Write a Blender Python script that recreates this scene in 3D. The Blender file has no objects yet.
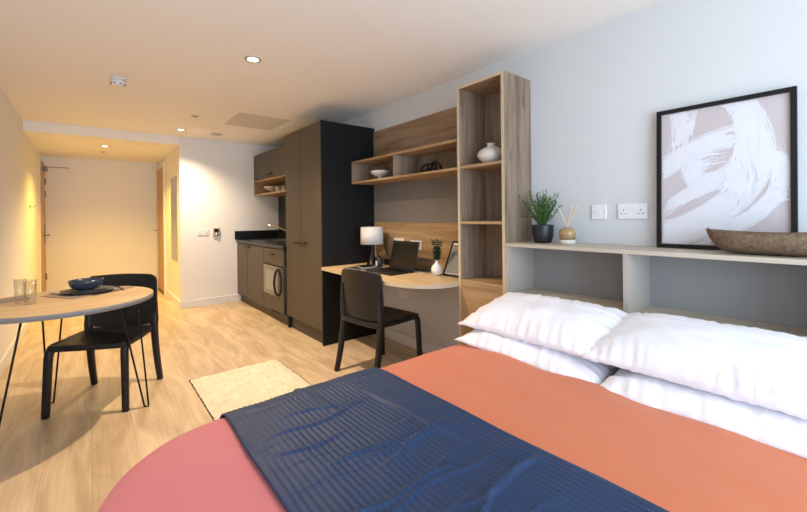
import bpy, bmesh, math, random
from mathutils import Vector, Matrix, noise
C = bpy.context.scene.collection
S = bpy.context.scene
PI = math.pi
R = math.radians

# ---------------------------------------------------------------- camera
YAW, ROLL, FPX, CY, CAMH = .68318, -.0107134, 385.73, 216.38, 1.22
fw = Vector((math.sin(YAW), math.cos(YAW), 0)); rt = Vector((math.cos(YAW), -math.sin(YAW), 0)); up = Vector((0, 0, 1))
r2 = rt*math.cos(ROLL) + up*math.sin(ROLL); u2 = up*math.cos(ROLL) - rt*math.sin(ROLL)
cam = bpy.data.cameras.new('camera'); camo = bpy.data.objects.new('camera', cam); C.objects.link(camo)
m = Matrix((r2, u2, -fw)).transposed().to_4x4(); m.translation = (0, 0, CAMH)
camo.matrix_world = m
cam.sensor_width = 36; cam.lens = FPX/807*36; cam.shift_y = -(256-CY)/807; cam.clip_start = .02
S.camera = camo

# ---------------------------------------------------------------- world, lights, exposure
S.view_settings.view_transform = 'Standard'; S.view_settings.look = 'None'
S.view_settings.gamma = 1; S.view_settings.use_curve_mapping = False
S.view_settings.exposure = 0.08
W = bpy.data.worlds.new('World'); S.world = W; W.use_nodes = True
W.node_tree.nodes['Background'].inputs[0].default_value = (.75, .87, 1, 1)
W.node_tree.nodes['Background'].inputs[1].default_value = 1.5
def area(name, loc, rot, sx, sy, power, col):
    l = bpy.data.lights.new(name, 'AREA'); l.shape = 'RECTANGLE'; l.size = sx; l.size_y = sy
    l.energy = power; l.color = col
    o = bpy.data.objects.new(name, l); C.objects.link(o); o.location = loc; o.rotation_euler = rot
    return o
DAY_POWER = 101
DOWN_POWER = 198
HALL_POWER = 165
area('window_daylight', (.60, -1.94, 1.22), (R(90), 0, 0), 2.0, 1.85, DAY_POWER, (.66, .82, 1))
WARM = (1, .76, .50)
HALLWARM = (1, .63, .12)
def spot(loc, power, col=None, size=132):
    col = col or (HALLWARM if loc[1] > 6 else WARM)
    l = bpy.data.lights.new('downlight_lamp', 'SPOT'); l.energy = power; l.color = col
    l.spot_size = R(size); l.spot_blend = 1; l.shadow_soft_size = .03
    o = bpy.data.objects.new('downlight_lamp', l); C.objects.link(o); o.location = loc
    return o

# ---------------------------------------------------------------- mesh helpers
def box(bm, x0, x1, y0, y1, z0, z1):
    v = [bm.verts.new(p) for p in ((x0,y0,z0),(x1,y0,z0),(x1,y1,z0),(x0,y1,z0),(x0,y0,z1),(x1,y0,z1),(x1,y1,z1),(x0,y1,z1))]
    for f in ((0,3,2,1),(4,5,6,7),(0,1,5,4),(1,2,6,5),(2,3,7,6),(3,0,4,7)):
        bm.faces.new([v[i] for i in f])
def prism(bm, poly, z0, z1):
    a = [bm.verts.new((x, y, z0)) for x, y in poly]; b = [bm.verts.new((x, y, z1)) for x, y in poly]
    n = len(poly); bm.faces.new(a[::-1]); bm.faces.new(b)
    for i in range(n): bm.faces.new((a[i], a[(i+1) % n], b[(i+1) % n], b[i]))
def loft(bm, rings, cap0=True, cap1=True, close=True):
    vs = [[bm.verts.new(p) for p in r] for r in rings]; n = len(rings[0])
    for a, b in zip(vs, vs[1:]):
        for i in range(n if close else n-1): bm.faces.new((a[i], a[(i+1) % n], b[(i+1) % n], b[i]))
    if cap0: bm.faces.new(vs[0][::-1])
    if cap1: bm.faces.new(vs[-1])
    return vs
def lathe(bm, prof, seg=32, c=(0, 0, 0), cap0=True, cap1=True):
    loft(bm, [[(c[0]+max(r, 1e-4)*math.cos(2*PI*i/seg), c[1]+max(r, 1e-4)*math.sin(2*PI*i/seg), c[2]+z) for i in range(seg)] for r, z in prof], cap0, cap1)
def tube(bm, pts, r, seg=8, sq=None, caps=True):
    pts = [Vector(p) for p in pts]; n = len(pts)
    rs = r if isinstance(r, (list, tuple)) else [r]*n
    rings = []; ref = None
    for i in range(n):
        t = (pts[min(i+1, n-1)]-pts[max(i-1, 0)]).normalized()
        if ref is None:
            ref = Vector((1, 0, 0)) if abs(t.x) < .9 else Vector((0, 1, 0))
        a = (ref - t*ref.dot(t)).normalized(); ref = a; b = t.cross(a)
        ring = []
        for k in range(seg):
            th = 2*PI*(k+.5)/seg; cx, sy = math.cos(th), math.sin(th)
            if sq:
                e = sq; cx = math.copysign(abs(cx)**e, cx); sy = math.copysign(abs(sy)**e, sy)
            ring.append(pts[i]+a*cx*rs[i]+b*sy*rs[i])
        rings.append(ring)
    loft(bm, rings, caps, caps)
def curve_pts(ctrl, n=8):
    P = [Vector(p) for p in ctrl]; P = [P[0]*2-P[1]]+P+[P[-1]*2-P[-2]]; out = []
    for i in range(1, len(P)-2):
        for k in range(n):
            t = k/n; a, b, c, d = P[i-1], P[i], P[i+1], P[i+2]
            out.append(.5*((2*b)+(c-a)*t+(2*a-5*b+4*c-d)*t*t+(3*b-a-3*c+d)*t**3))
    out.append(P[-2]); return out
def grid(bm, fn, nu, nv, uc=False):
    vs = [[bm.verts.new(fn(i/nu, j/nv)) for j in range(nv+1)] for i in range(nu if uc else nu+1)]
    n = len(vs)
    for i in range(n if uc else n-1):
        for j in range(nv):
            a = vs[i]; b = vs[(i+1) % n]
            bm.faces.new((a[j], b[j], b[j+1], a[j+1]))
    return vs
def B(*boxes):
    bm = bmesh.new()
    for b in boxes: box(bm, *b)
    return bm
def obj(name, bm, mat, parent=None, smooth=False, bevel=0, label=None, recalc=True, solid=0, subsurf=0):
    if recalc: bmesh.ops.recalc_face_normals(bm, faces=bm.faces)
    me = bpy.data.meshes.new(name); bm.to_mesh(me); bm.free()
    if smooth:
        me.polygons.foreach_set('use_smooth', [True]*len(me.polygons))
    me.materials.append(mat)
    o = bpy.data.objects.new(name, me); C.objects.link(o)
    if parent: o.parent = parent
    if solid:
        k = o.modifiers.new('s', 'SOLIDIFY'); k.thickness = solid; k.offset = 0
    if bevel:
        k = o.modifiers.new('b', 'BEVEL'); k.width = bevel; k.segments = 2; k.limit_method = 'ANGLE'; k.angle_limit = R(40)
        if not smooth: k.harden_normals = False
    if subsurf:
        k = o.modifiers.new('ss', 'SUBSURF'); k.levels = k.render_levels = subsurf
    if smooth == 'auto':
        pass
    if label: o['label'] = label
    return o
def thing(name, label, cat, loc=(0, 0, 0), rz=0, group=None):
    o = bpy.data.objects.new(name, None); C.objects.link(o); o.location = loc; o.rotation_euler = (0, 0, rz)
    o.empty_display_size = .05
    o['label'] = label; o['category'] = cat
    if group: o['group'] = group
    return o
def tag(o, label, cat, group=None):
    o['label'] = label; o['category'] = cat
    if group: o['group'] = group
    return o
def struct(name, bm, mat, parent=None, **k):
    o = obj(name, bm, mat, parent, **k)
    if not parent: o['kind'] = 'structure'
    return o
def dup(root, loc, rz, label, group=None):
    r = root.copy(); C.objects.link(r); r.location = loc; r.rotation_euler = (0, 0, rz); r['label'] = label
    if group: r['group'] = group
    for ch in list(root.children):
        c = ch.copy(); C.objects.link(c); c.parent = r
        for g in list(ch.children):
            d = g.copy(); C.objects.link(d); d.parent = c
    return r

# ---------------------------------------------------------------- materials
def srgb(h):
    v = [int(h[i:i+2], 16)/255 for i in (0, 2, 4)]
    return tuple(c/12.92 if c <= .04045 else ((c+.055)/1.055)**2.4 for c in v)+(1,)
def mat(name, col, rough=.5, metal=0, noise_amt=0, noise_scale=20, bump=0, bump_scale=200, sheen=0, spec=.5, trans=0, emit=None, estr=0, coat=0, ior=1.45):
    m = bpy.data.materials.new(name); m.use_nodes = True; nt = m.node_tree; b = nt.nodes['Principled BSDF']
    c = srgb(col) if isinstance(col, str) else tuple(col)+(1,)*(4-len(col))
    b.inputs['Base Color'].default_value = c; b.inputs['Roughness'].default_value = rough; b.inputs['Metallic'].default_value = metal
    b.inputs['Specular IOR Level'].default_value = spec; b.inputs['Sheen Weight'].default_value = sheen
    b.inputs['Transmission Weight'].default_value = trans; b.inputs['Coat Weight'].default_value = coat; b.inputs['IOR'].default_value = ior
    if emit: b.inputs['Emission Color'].default_value = emit; b.inputs['Emission Strength'].default_value = estr
    tc = nt.nodes.new('ShaderNodeTexCoord')
    if noise_amt:
        n = nt.nodes.new('ShaderNodeTexNoise'); n.inputs['Scale'].default_value = noise_scale; n.inputs['Detail'].default_value = 6
        nt.links.new(tc.outputs['Object'], n.inputs['Vector'])
        mx = nt.nodes.new('ShaderNodeMix'); mx.data_type = 'RGBA'
        mx.inputs[6].default_value = tuple(x*(1-noise_amt) for x in c[:3])+(1,); mx.inputs[7].default_value = tuple(min(1, x*(1+noise_amt)) for x in c[:3])+(1,)
        nt.links.new(n.outputs[0], mx.inputs[0]); nt.links.new(mx.outputs[2], b.inputs['Base Color'])
    if bump:
        n = nt.nodes.new('ShaderNodeTexNoise'); n.inputs['Scale'].default_value = bump_scale; n.inputs['Detail'].default_value = 4
        nt.links.new(tc.outputs['Object'], n.inputs['Vector'])
        bp = nt.nodes.new('ShaderNodeBump'); bp.inputs['Strength'].default_value = bump; bp.inputs['Distance'].default_value = .004
        nt.links.new(n.outputs[0], bp.inputs['Height']); nt.links.new(bp.outputs[0], b.inputs['Normal'])
    return m
def wood(name, cols, axis='Z', rough=.5, scale=1, knots=True):
    """grain stretched along the given axis"""
    m = bpy.data.materials.new(name); m.use_nodes = True; nt = m.node_tree; b = nt.nodes['Principled BSDF']; N = nt.nodes.new; L = nt.links.new
    b.inputs['Roughness'].default_value = rough
    tc = N('ShaderNodeTexCoord')
    def stretched(s_across, s_along, det, dist=0):
        mp = N('ShaderNodeMapping'); s = [s_across*scale]*3; s['XYZ'.index(axis)] = s_along*scale
        mp.inputs['Scale'].default_value = s; L(tc.outputs['Object'], mp.inputs[0])
        n = N('ShaderNodeTexNoise'); n.inputs['Scale'].default_value = 1; n.inputs['Detail'].default_value = det
        n.inputs['Distortion'].default_value = dist; L(mp.outputs[0], n.inputs['Vector']); return n
    n1 = stretched(9, 1.1, 5, 1.2); n2 = stretched(70, 3.5, 4); n3 = stretched(28, 1.6, 3, .5)
    def mth(op, a, c2):
        k = N('ShaderNodeMath'); k.operation = op
        for i, v in enumerate((a, c2)):
            if isinstance(v, (int, float)): k.inputs[i].default_value = v
            else: L(v, k.inputs[i])
        return k.outputs[0]
    f = mth('ADD', mth('MULTIPLY', n1.outputs[0], .5), mth('ADD', mth('MULTIPLY', n2.outputs[0], .2), mth('MULTIPLY', n3.outputs[0], .3)))
    cr = N('ShaderNodeValToRGB'); cr.color_ramp.elements[0].position = .38; cr.color_ramp.elements[1].position = .62
    cr.color_ramp.elements[0].color = srgb(cols[0]); cr.color_ramp.elements[1].color = srgb(cols[2])
    e = cr.color_ramp.elements.new(.5); e.color = srgb(cols[1])
    L(f, cr.inputs[0]); out = cr.outputs[0]
    if knots:
        mp = N('ShaderNodeMapping'); s = [5.5]*3; s['XYZ'.index(axis)] = 2.2; mp.inputs['Scale'].default_value = s; L(tc.outputs['Object'], mp.inputs[0])
        v = N('ShaderNodeTexVoronoi'); v.inputs['Scale'].default_value = 1; L(mp.outputs[0], v.inputs['Vector'])
        mr = N('ShaderNodeMapRange'); mr.inputs[1].default_value = .05; mr.inputs[2].default_value = .14; mr.inputs[3].default_value = .55; mr.inputs[4].default_value = 0
        L(v.outputs['Distance'], mr.inputs[0])
        mx = N('ShaderNodeMix'); mx.data_type = 'RGBA'; L(mr.outputs[0], mx.inputs[0]); L(out, mx.inputs[6])
        mx.inputs[7].default_value = tuple(x*.5 for x in srgb(cols[0])[:3])+(1,); out = mx.outputs[2]
    L(out, b.inputs['Base Color'])
    bp = N('ShaderNodeBump'); bp.inputs['Strength'].default_value = .12; bp.inputs['Distance'].default_value = .002; L(n2.outputs[0], bp.inputs['Height']); L(bp.outputs[0], b.inputs['Normal'])
    return m
def floor_mat():
    m = bpy.data.materials.new('oak_floor'); m.use_nodes = True; nt = m.node_tree; b = nt.nodes['Principled BSDF']; N = nt.nodes.new; L = nt.links.new
    tc = N('ShaderNodeTexCoord')
    mp = N('ShaderNodeMapping'); mp.inputs['Rotation'].default_value = (0, 0, R(90)); L(tc.outputs['Object'], mp.inputs[0])
    br = N('ShaderNodeTexBrick'); br.inputs['Scale'].default_value = 1; br.inputs['Brick Width'].default_value = 1.38; br.inputs['Row Height'].default_value = .19
    br.inputs['Mortar Size'].default_value = .0012; br.inputs['Mortar Smooth'].default_value = .3; br.inputs['Bias'].default_value = 0; br.offset = .37
    br.inputs['Color1'].default_value = srgb('D4BD9C'); br.inputs['Color2'].default_value = srgb('DCC6A8'); br.inputs['Mortar'].default_value = srgb('B39672')
    L(mp.outputs[0], br.inputs['Vector'])
    m1 = N('ShaderNodeMapping'); m1.inputs['Scale'].default_value = (7, 1.3, 1); L(tc.outputs['Object'], m1.inputs[0])
    n1 = N('ShaderNodeTexNoise'); n1.inputs['Scale'].default_value = 1; n1.inputs['Detail'].default_value = 7; n1.inputs['Distortion'].default_value = 1.5; L(m1.outputs[0], n1.inputs['Vector'])
    m2 = N('ShaderNodeMapping'); m2.inputs['Scale'].default_value = (60, 3, 1); L(tc.outputs['Object'], m2.inputs[0])
    n2 = N('ShaderNodeTexNoise'); n2.inputs['Scale'].default_value = 1; n2.inputs['Detail'].default_value = 4; L(m2.outputs[0], n2.inputs['Vector'])
    cr = N('ShaderNodeValToRGB'); cr.color_ramp.elements[0].position = .36; cr.color_ramp.elements[0].color = (.60, .52, .44, 1)
    cr.color_ramp.elements[1].position = .62; cr.color_ramp.elements[1].color = (1.0, 1.0, 1.0, 1); L(n1.outputs[0], cr.inputs[0])
    mx = N('ShaderNodeMix'); mx.data_type = 'RGBA'; mx.blend_type = 'MULTIPLY'; mx.inputs[0].default_value = .6; L(br.outputs[0], mx.inputs[6]); L(cr.outputs[0], mx.inputs[7])
    cr2 = N('ShaderNodeValToRGB'); cr2.color_ramp.elements[0].position = .3; cr2.color_ramp.elements[0].color = (.8, .77, .72, 1); cr2.color_ramp.elements[1].position = .6; cr2.color_ramp.elements[1].color = (1, 1, 1, 1)
    L(n2.outputs[0], cr2.inputs[0])
    mx2 = N('ShaderNodeMix'); mx2.data_type = 'RGBA'; mx2.blend_type = 'MULTIPLY'; mx2.inputs[0].default_value = .6; L(mx.outputs[2], mx2.inputs[6]); L(cr2.outputs[0], mx2.inputs[7])
    L(mx2.outputs[2], b.inputs['Base Color']); b.inputs['Roughness'].default_value = .42
    bp = N('ShaderNodeBump'); bp.inputs['Strength'].default_value = .1; bp.inputs['Distance'].default_value = .002; L(n2.outputs[0], bp.inputs['Height']); L(bp.outputs[0], b.inputs['Normal'])
    return m

M = {}
M['wall'] = mat('white_wall_paint', 'EEEDEB', .85, noise_amt=.015, noise_scale=3, bump=.03, bump_scale=300)
M['ceil'] = mat('ceiling_paint', 'F8F5F0', .9, noise_amt=.01, noise_scale=2)
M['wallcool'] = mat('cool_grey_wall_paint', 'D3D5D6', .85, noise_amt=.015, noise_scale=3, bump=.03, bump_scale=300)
M['trim'] = mat('white_trim_paint', 'E6E6E6', .5, noise_amt=.01)
M['floor'] = floor_mat()
M['oakdoor'] = wood('oak_door', ('B3864A', 'C09457', 'CBA267'), 'Z', .45, knots=False)
M['tower'] = wood('greyed_oak_vertical', ('6E5D4E', '8C7864', 'A08C78'), 'Z', .55)
M['towerY'] = wood('oak_along_wall', ('7C654F', '957C63', 'A89077'), 'Y', .55)
M['oakY'] = wood('warm_oak_along_wall', ('8E7150', 'A88A64', 'B99E79'), 'Y', .55)
M['desk'] = wood('light_oak_desktop', ('C4A77C', 'CFB48C', 'D9C09B'), 'Y', .45, knots=False)
M['tbl'] = wood('pale_oak_tabletop', ('AA8E66', 'C0A57E', 'D0B896'), 'X', .45)
M['edge'] = mat('pale_edge_band', 'C9B698', .5, noise_amt=.04)
M['tedge'] = mat('grey_edge_band', '7B797B', .5, noise_amt=.03)
M['taupe'] = mat('taupe_laminate', '4E473C', .5, noise_amt=.03, noise_scale=8)
M['char'] = mat('charcoal_shaded_laminate', '0F1012', .6, spec=.3, noise_amt=.05, noise_scale=8)  # darker copy of the door laminate; the side panel's shade put into the colour
M['plinth'] = mat('plinth_laminate', '413C37', .5, noise_amt=.03)
M['black'] = mat('black_worktop', '17191B', .35, noise_amt=.3, noise_scale=120)
M['blackmetal'] = mat('black_metal', '121214', .4, .3, noise_amt=.05)
M['steel'] = mat('brushed_steel', 'B9B7B2', .28, 1, noise_amt=.05, noise_scale=60)
M['chrome'] = mat('chrome', 'D8D8D8', .12, 1, noise_amt=.02)
M['mirror'] = mat('mirror_glass', 'BFBDB6', .06, 1, noise_amt=.01)
M['greypanel'] = mat('grey_back_panel', '7C7671', .6, noise_amt=.03)
M['hb'] = mat('stone_grey_laminate', 'B3AAA0', .5, noise_amt=.02)
M['hbback'] = mat('grey_green_laminate', '969696', .55, noise_amt=.02)
M['hbtop'] = wood('pale_grained_shelf', ('B4A794', 'C0B4A2', 'CABFAE'), 'Y', .5, knots=False)
M['plastic'] = mat('black_chair_plastic', '16171A', .42, noise_amt=.08, noise_scale=40, bump=.05)
M['white'] = mat('white_plastic', 'E8E8EA', .35, noise_amt=.01)
M['ceramic'] = mat('white_ceramic', 'D9D4CE', .45, noise_amt=.03, noise_scale=30)
M['matceramic'] = mat('stone_ceramic', 'C9BFB2', .6, noise_amt=.06, noise_scale=40)
M['navycer'] = mat('navy_glazed_ceramic', '27364A', .22, noise_amt=.15, noise_scale=60, coat=.3)
M['greycer'] = mat('grey_speckled_ceramic', '55565A', .4, noise_amt=.2, noise_scale=90)
def thin_glass():
    m = bpy.data.materials.new('clear_glass'); m.use_nodes = True; nt = m.node_tree; N = nt.nodes.new; L = nt.links.new
    out = nt.nodes['Material Output']; nt.nodes.remove(nt.nodes['Principled BSDF'])
    tr = N('ShaderNodeBsdfTransparent'); tr.inputs[0].default_value = (.96, .97, .97, 1); gl = N('ShaderNodeBsdfGlossy'); gl.inputs['Roughness'].default_value = .03
    lw = N('ShaderNodeLayerWeight'); lw.inputs['Blend'].default_value = .22
    mr = N('ShaderNodeMapRange'); mr.inputs[3].default_value = .04; mr.inputs[4].default_value = .75; L(lw.outputs['Facing'], mr.inputs[0])
    mx = N('ShaderNodeMixShader'); L(mr.outputs[0], mx.inputs[0]); L(tr.outputs[0], mx.inputs[1]); L(gl.outputs[0], mx.inputs[2]); L(mx.outputs[0], out.inputs[0])
    return m
M['glass'] = thin_glass()
M['cutlery'] = mat('dark_cutlery_steel', '6C6966', .25, 1, noise_amt=.05)
M['placemat'] = mat('woven_placemat', '8F7F73', .8, noise_amt=.25, noise_scale=150, bump=.4)
M['pillow'] = mat('white_cotton', 'EEEDF4', .8, sheen=.2, noise_amt=.01, bump=.05, bump_scale=500)
M['leaf'] = mat('green_leaves', '3F5F28', .5, noise_amt=.45, noise_scale=60)
M['euc'] = mat('eucalyptus_leaves', '2F4A35', .5, noise_amt=.3, noise_scale=60)
M['stem'] = mat('plant_stem', '4E4A2C', .6, noise_amt=.1)
M['pot'] = mat('black_ribbed_pot', '1E2026', .4, noise_amt=.05)
M['soil'] = mat('potting_soil', '2A2019', .95, noise_amt=.4, noise_scale=150, bump=.6)
M['amber'] = mat('mottled_gold_glass', 'A98F66', .35, metal=.1, noise_amt=.5, noise_scale=70)
M['wax'] = mat('cream_base', 'D8D2C6', .4, noise_amt=.02)
M['reed'] = mat('diffuser_reed', 'D9C6A8', .7, noise_amt=.08, noise_scale=80)
M['wicker'] = mat('rough_wood_pulp', '75614C', .9, noise_amt=.85, noise_scale=75, bump=1, bump_scale=150)
M['paper'] = mat('print_paper', 'C4BABC', .7, noise_amt=.02)
M['paint'] = mat('white_brush_paint', 'DCDCE3', .7, noise_amt=.02, noise_scale=60)
M['screen'] = mat('laptop_screen', '101210', .25, noise_amt=.02)
M['keys'] = mat('keyboard_black', '18181A', .5, noise_amt=.1)
M['shade'] = mat('grey_linen_shade', 'D4D2D2', .9, noise_amt=.08, noise_scale=160, bump=.2, bump_scale=300)
M['mag'] = mat('magazine_cover', '30353C', .4, noise_amt=.5, noise_scale=30)
M['pages'] = mat('paper_pages', 'D6D2CC', .8, noise_amt=.02)
M['pattern'] = mat('patterned_print_paper', 'E0DDD4', .7, noise_amt=.02)
M['ink'] = mat('black_ink', '1B1B1D', .6, noise_amt=.05)
M['dark'] = mat('dark_void', '0B0B0B', .7, noise_amt=.1)
M['lens'] = mat('downlight_lens', 'FFFFFF', .4, emit=(1, .86, .66, 1), estr=14, noise_amt=.001)
M['fitting'] = mat('grey_white_plastic', 'B9B4AE', .45, noise_amt=.01)
M['hatch'] = mat('hatch_paint', 'D9D5CE', .85, noise_amt=.01)
M['micro'] = mat('microwave_silver', '8C8985', .4, .3, noise_amt=.04)
M['microglass'] = mat('microwave_window', '9B9B9A', .3, noise_amt=.05)
M['rug'] = mat('cream_rug_pile', 'E4DABF', .95, noise_amt=.2, noise_scale=16, bump=.9, bump_scale=140, sheen=.3)
M['rugedge'] = mat('dark_rug_backing', '4A4036', .9, noise_amt=.2)
M['sheet'] = mat('mattress_fabric', 'D6D4D4', .8, noise_amt=.02)
M['pvc'] = mat('window_frame_white', 'DEDEDE', .4, noise_amt=.01)

def fabric(name, c1, c2=None, split=None):
    m = mat(name, c1, .85, sheen=.15, bump=.12, bump_scale=900, noise_amt=.03, noise_scale=6)
    return m
M['duvet'] = fabric('terracotta_cotton', 'CA7048')
M['duvetfoot'] = fabric('rose_duvet_foot', 'D07475')
M['quilt'] = mat('navy_satin_quilt', '1B3254', .5, spec=.35, sheen=.05, noise_amt=.12, noise_scale=14, bump=.15, bump_scale=500)

# ---------------------------------------------------------------- room shell
XL, XR, YR, YE, XH, YB = -.563, 2.32, 5.96, 8.2, .95, -2.0
ZC, ZH = 2.33, 2.22
struct('floor', B((XL-.1, XR+.1, YB-.1, YE+.1, -.1, 0)), M['floor'])
struct('ceiling', B((XL-.1, XR+.1, YB-.1, YR, ZC, ZC+.1), (XL-.1, XH, YR, YE+.1, ZH, ZC+.1), (XH, XR+.1, YR, YE+.1, ZC, ZC+.1)), M['ceil'])
struct('wall_left', B((XL-.1, XL, YB-.1, YE+.1, 0, ZC)), M['wall'])
struct('wall_right', B((XR, XR+.1, YB-.1, YR, 0, ZC)), M['wallcool'])
struct('wall_return', B((XH, XR+.1, YR, YR+.1, 0, ZC), (XH, XH+.1, YR+.1, YE+.1, 0, ZH)), M['wall'])
struct('wall_far', B((XL, XH, YE, YE+.1, 0, ZH)), M['wall'])
WX0, WX1, WZ0, WZ1 = -.45, 1.65, .25, 2.2
struct('wall_back', B((XL, WX0, YB-.1, YB, 0, ZC), (WX1, XR, YB-.1, YB, 0, ZC), (WX0, WX1, YB-.1, YB, 0, WZ0), (WX0, WX1, YB-.1, YB, WZ1, ZC)), M['wall'])
w1 = struct('window_1', B((WX0, WX1, YB-.08, YB-.03, WZ0, WZ0+.05), (WX0, WX1, YB-.08, YB-.03, WZ1-.05, WZ1), (WX0, WX0+.05, YB-.08, YB-.03, WZ0+.05, WZ1-.05),
    (WX1-.05, WX1, YB-.08, YB-.03, WZ0+.05, WZ1-.05), (.57, .63, YB-.08, YB-.03, WZ0+.05, WZ1-.05)), M['pvc'])
obj('pane', B((WX0+.05, WX1-.05, YB-.058, YB-.052, WZ0+.05, WZ1-.05)), M['glass'], w1)
def baseb(name, *b): return struct(name, B(*b), M['trim'], bevel=.003)
baseb('baseboard_left', (XL, XL+.014, YB, 7.6, 0, .1))
baseb('baseboard_return', (XH-.014, 1.76, YR-.014, YR, 0, .1), (XH-.014, XH, YR, 7.16, 0, .1))
baseb('baseboard_right', (XR-.014, XR, 1.895, 3.29, 0, .1))
baseb('baseboard_far', (XL+.05, XH-.05, YE-.014, YE, 0, .1))
baseb('baseboard_near', (XL+.014, XR, YB, YB+.014, 0, .1))
# doors in the corridor
d1 = struct('door_1', B((XL, XL+.03, 7.70, 8.19, .005, 2.08)), M['oakdoor'])
obj('door_frame', B((XL, XL+.014, 7.60, 7.695, 0, 2.13), (XL, XL+.014, 7.695, 8.19, 2.085, 2.13)), M['trim'], d1, bevel=.003)
obj('door_closer', B((XL+.03, XL+.075, 7.76, 8.0, 1.96, 2.02), (XL+.05, XL+.33, 8.02, 8.035, 2.03, 2.04)), M['cutlery'], d1, bevel=.003, label='steel door closer')
obj('lock_plate', B((XL+.03, XL+.038, 7.98, 8.06, .88, 1.16)), M['cutlery'], d1, bevel=.002)
bm = bmesh.new(); tube(bm, curve_pts([(XL+.03, 8.02, .99), (XL+.08, 8.02, .99), (XL+.085, 7.98, .99), (XL+.085, 7.9, .99)], 4), .009)
obj('door_handle', bm, M['cutlery'], d1, smooth=True)
for z in (.35, 1.62, 1.82):
    obj('hinge', B((XL+.03, XL+.045, 8.1, 8.13, z-.05, z+.05)), M['cutlery'], d1, bevel=.002)
d2 = struct('door_2', B((XH-.02, XH, 7.26, 8.02, .02, 2.06)), M['oakdoor'])
obj('door_frame', B((XH-.03, XH, 7.18, 7.255, 0, 2.13), (XH-.03, XH, 8.025, 8.1, 0, 2.13), (XH-.03, XH, 7.255, 8.025, 2.065, 2.13)), M['trim'], d2, bevel=.003)
bm = bmesh.new(); tube(bm, curve_pts([(XH-.02, 7.95, 1.02), (XH-.07, 7.95, 1.02), (XH-.075, 7.91, 1.02), (XH-.075, 7.83, 1.02)], 4), .009)
obj('door_handle', bm, M['steel'], d2, smooth=True)
obj('lock_thumbturn', B((XH-.035, XH-.02, 7.93, 7.97, .9, .94)), M['steel'], d2, bevel=.003)
obj('threshold', B((XH-.05, XH, 7.27, 8.02, 0, .008)), M['steel'], d2)

# ceiling fittings
def downlight(x, y, z, power, label):
    t = thing('recessed_downlight', label, 'ceiling light', (x, y, z), 0, 'recessed ceiling downlights')
    bm = bmesh.new(); lathe(bm, [(.036, -.001), (.036, -.006), (.050, -.010), (.056, -.004), (.056, -.0005)], 32, cap0=False, cap1=False)
    obj('bezel', bm, M['fitting'], t, smooth=True)
    bm = bmesh.new(); lathe(bm, [(.0, -.0035), (.036, -.003)], 32, cap0=True, cap1=False); obj('lamp_lens', bm, M['lens'], t)
    spot((x, y, z-.03), power)
downlight(.894, 2.745, ZC, DOWN_POWER, 'round white recessed ceiling downlight nearest the camera, in front of the smoke detector')
downlight(.891, 5.46, ZC, DOWN_POWER*.8, 'round recessed ceiling downlight close to the white return wall')
downlight(.171, 6.62, ZH, HALL_POWER, 'round recessed downlight in the lowered corridor ceiling')
t = thing('smoke_detector', 'white smoke detector with dark slots on the ceiling above the dining table', 'smoke detector', (.182, 3.755, ZC))
bm = bmesh.new(); lathe(bm, [(.052, 0), (.052, -.014), (.047, -.018)], 32); obj('mounting_base', bm, M['trim'], t, smooth=True)
bm = bmesh.new(); lathe(bm, [(.036, -.018), (.036, -.024), (.046, -.026), (.046, -.050), (.036, -.060), (.01, -.064)], 32); obj('sensor_cap', bm, M['white'], t, smooth=True)
for k in range(8):
    a = k*PI/4+.3; bm = bmesh.new(); lathe(bm, [(.008, -.002), (.008, .002)], 8, (.045*math.cos(a), .045*math.sin(a), -.05)); obj('vent_slot', bm, M['dark'], t)
bm = bmesh.new(); lathe(bm, [(.036, 0), (.036, -.003), (.012, -.006), (.012, -.016), (.002, -.017)], 24)
tag(obj('sprinkler_cover', bm, M['fitting'], smooth=True), 'small white round sprinkler cover between the two main ceiling downlights', 'sprinkler').location = (.894, 4.653, ZC)
bm = bmesh.new(); lathe(bm, [(.03, 0), (.03, -.003), (.012, -.006), (.012, -.014), (.002, -.015)], 24)
tag(obj('sprinkler_cover', bm, M['fitting'], smooth=True), 'small white round sprinkler cover on the lowered corridor ceiling', 'sprinkler').location = (.165, 7.2, ZH)
bm = bmesh.new(); lathe(bm, [(.075, 0), (.075, -.004), (.062, -.008), (.055, -.006), (.052, -.012), (.03, -.014), (.002, -.014)], 32)
tag(obj('extractor_vent', bm, M['fitting'], smooth=True), 'round white disc vent in the ceiling before the return wall', 'vent').location = (1.299, 5.485, ZC)
t = thing('access_hatch', 'flush square grey white hatch panel in the ceiling near the kitchen', 'ceiling hatch', (1.51, 4.535, ZC))
obj('hatch_panel', B((-.28, .28, -.325, .325, -.0015, 0)), M['hatch'], t)
t = thing('access_hatch', 'flush hatch panel in the lowered corridor ceiling', 'ceiling hatch', (.55, 6.75, ZH))
obj('hatch_panel', B((-.28, .28, -.28, .28, -.0015, 0)), M['ceil'], t)

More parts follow.
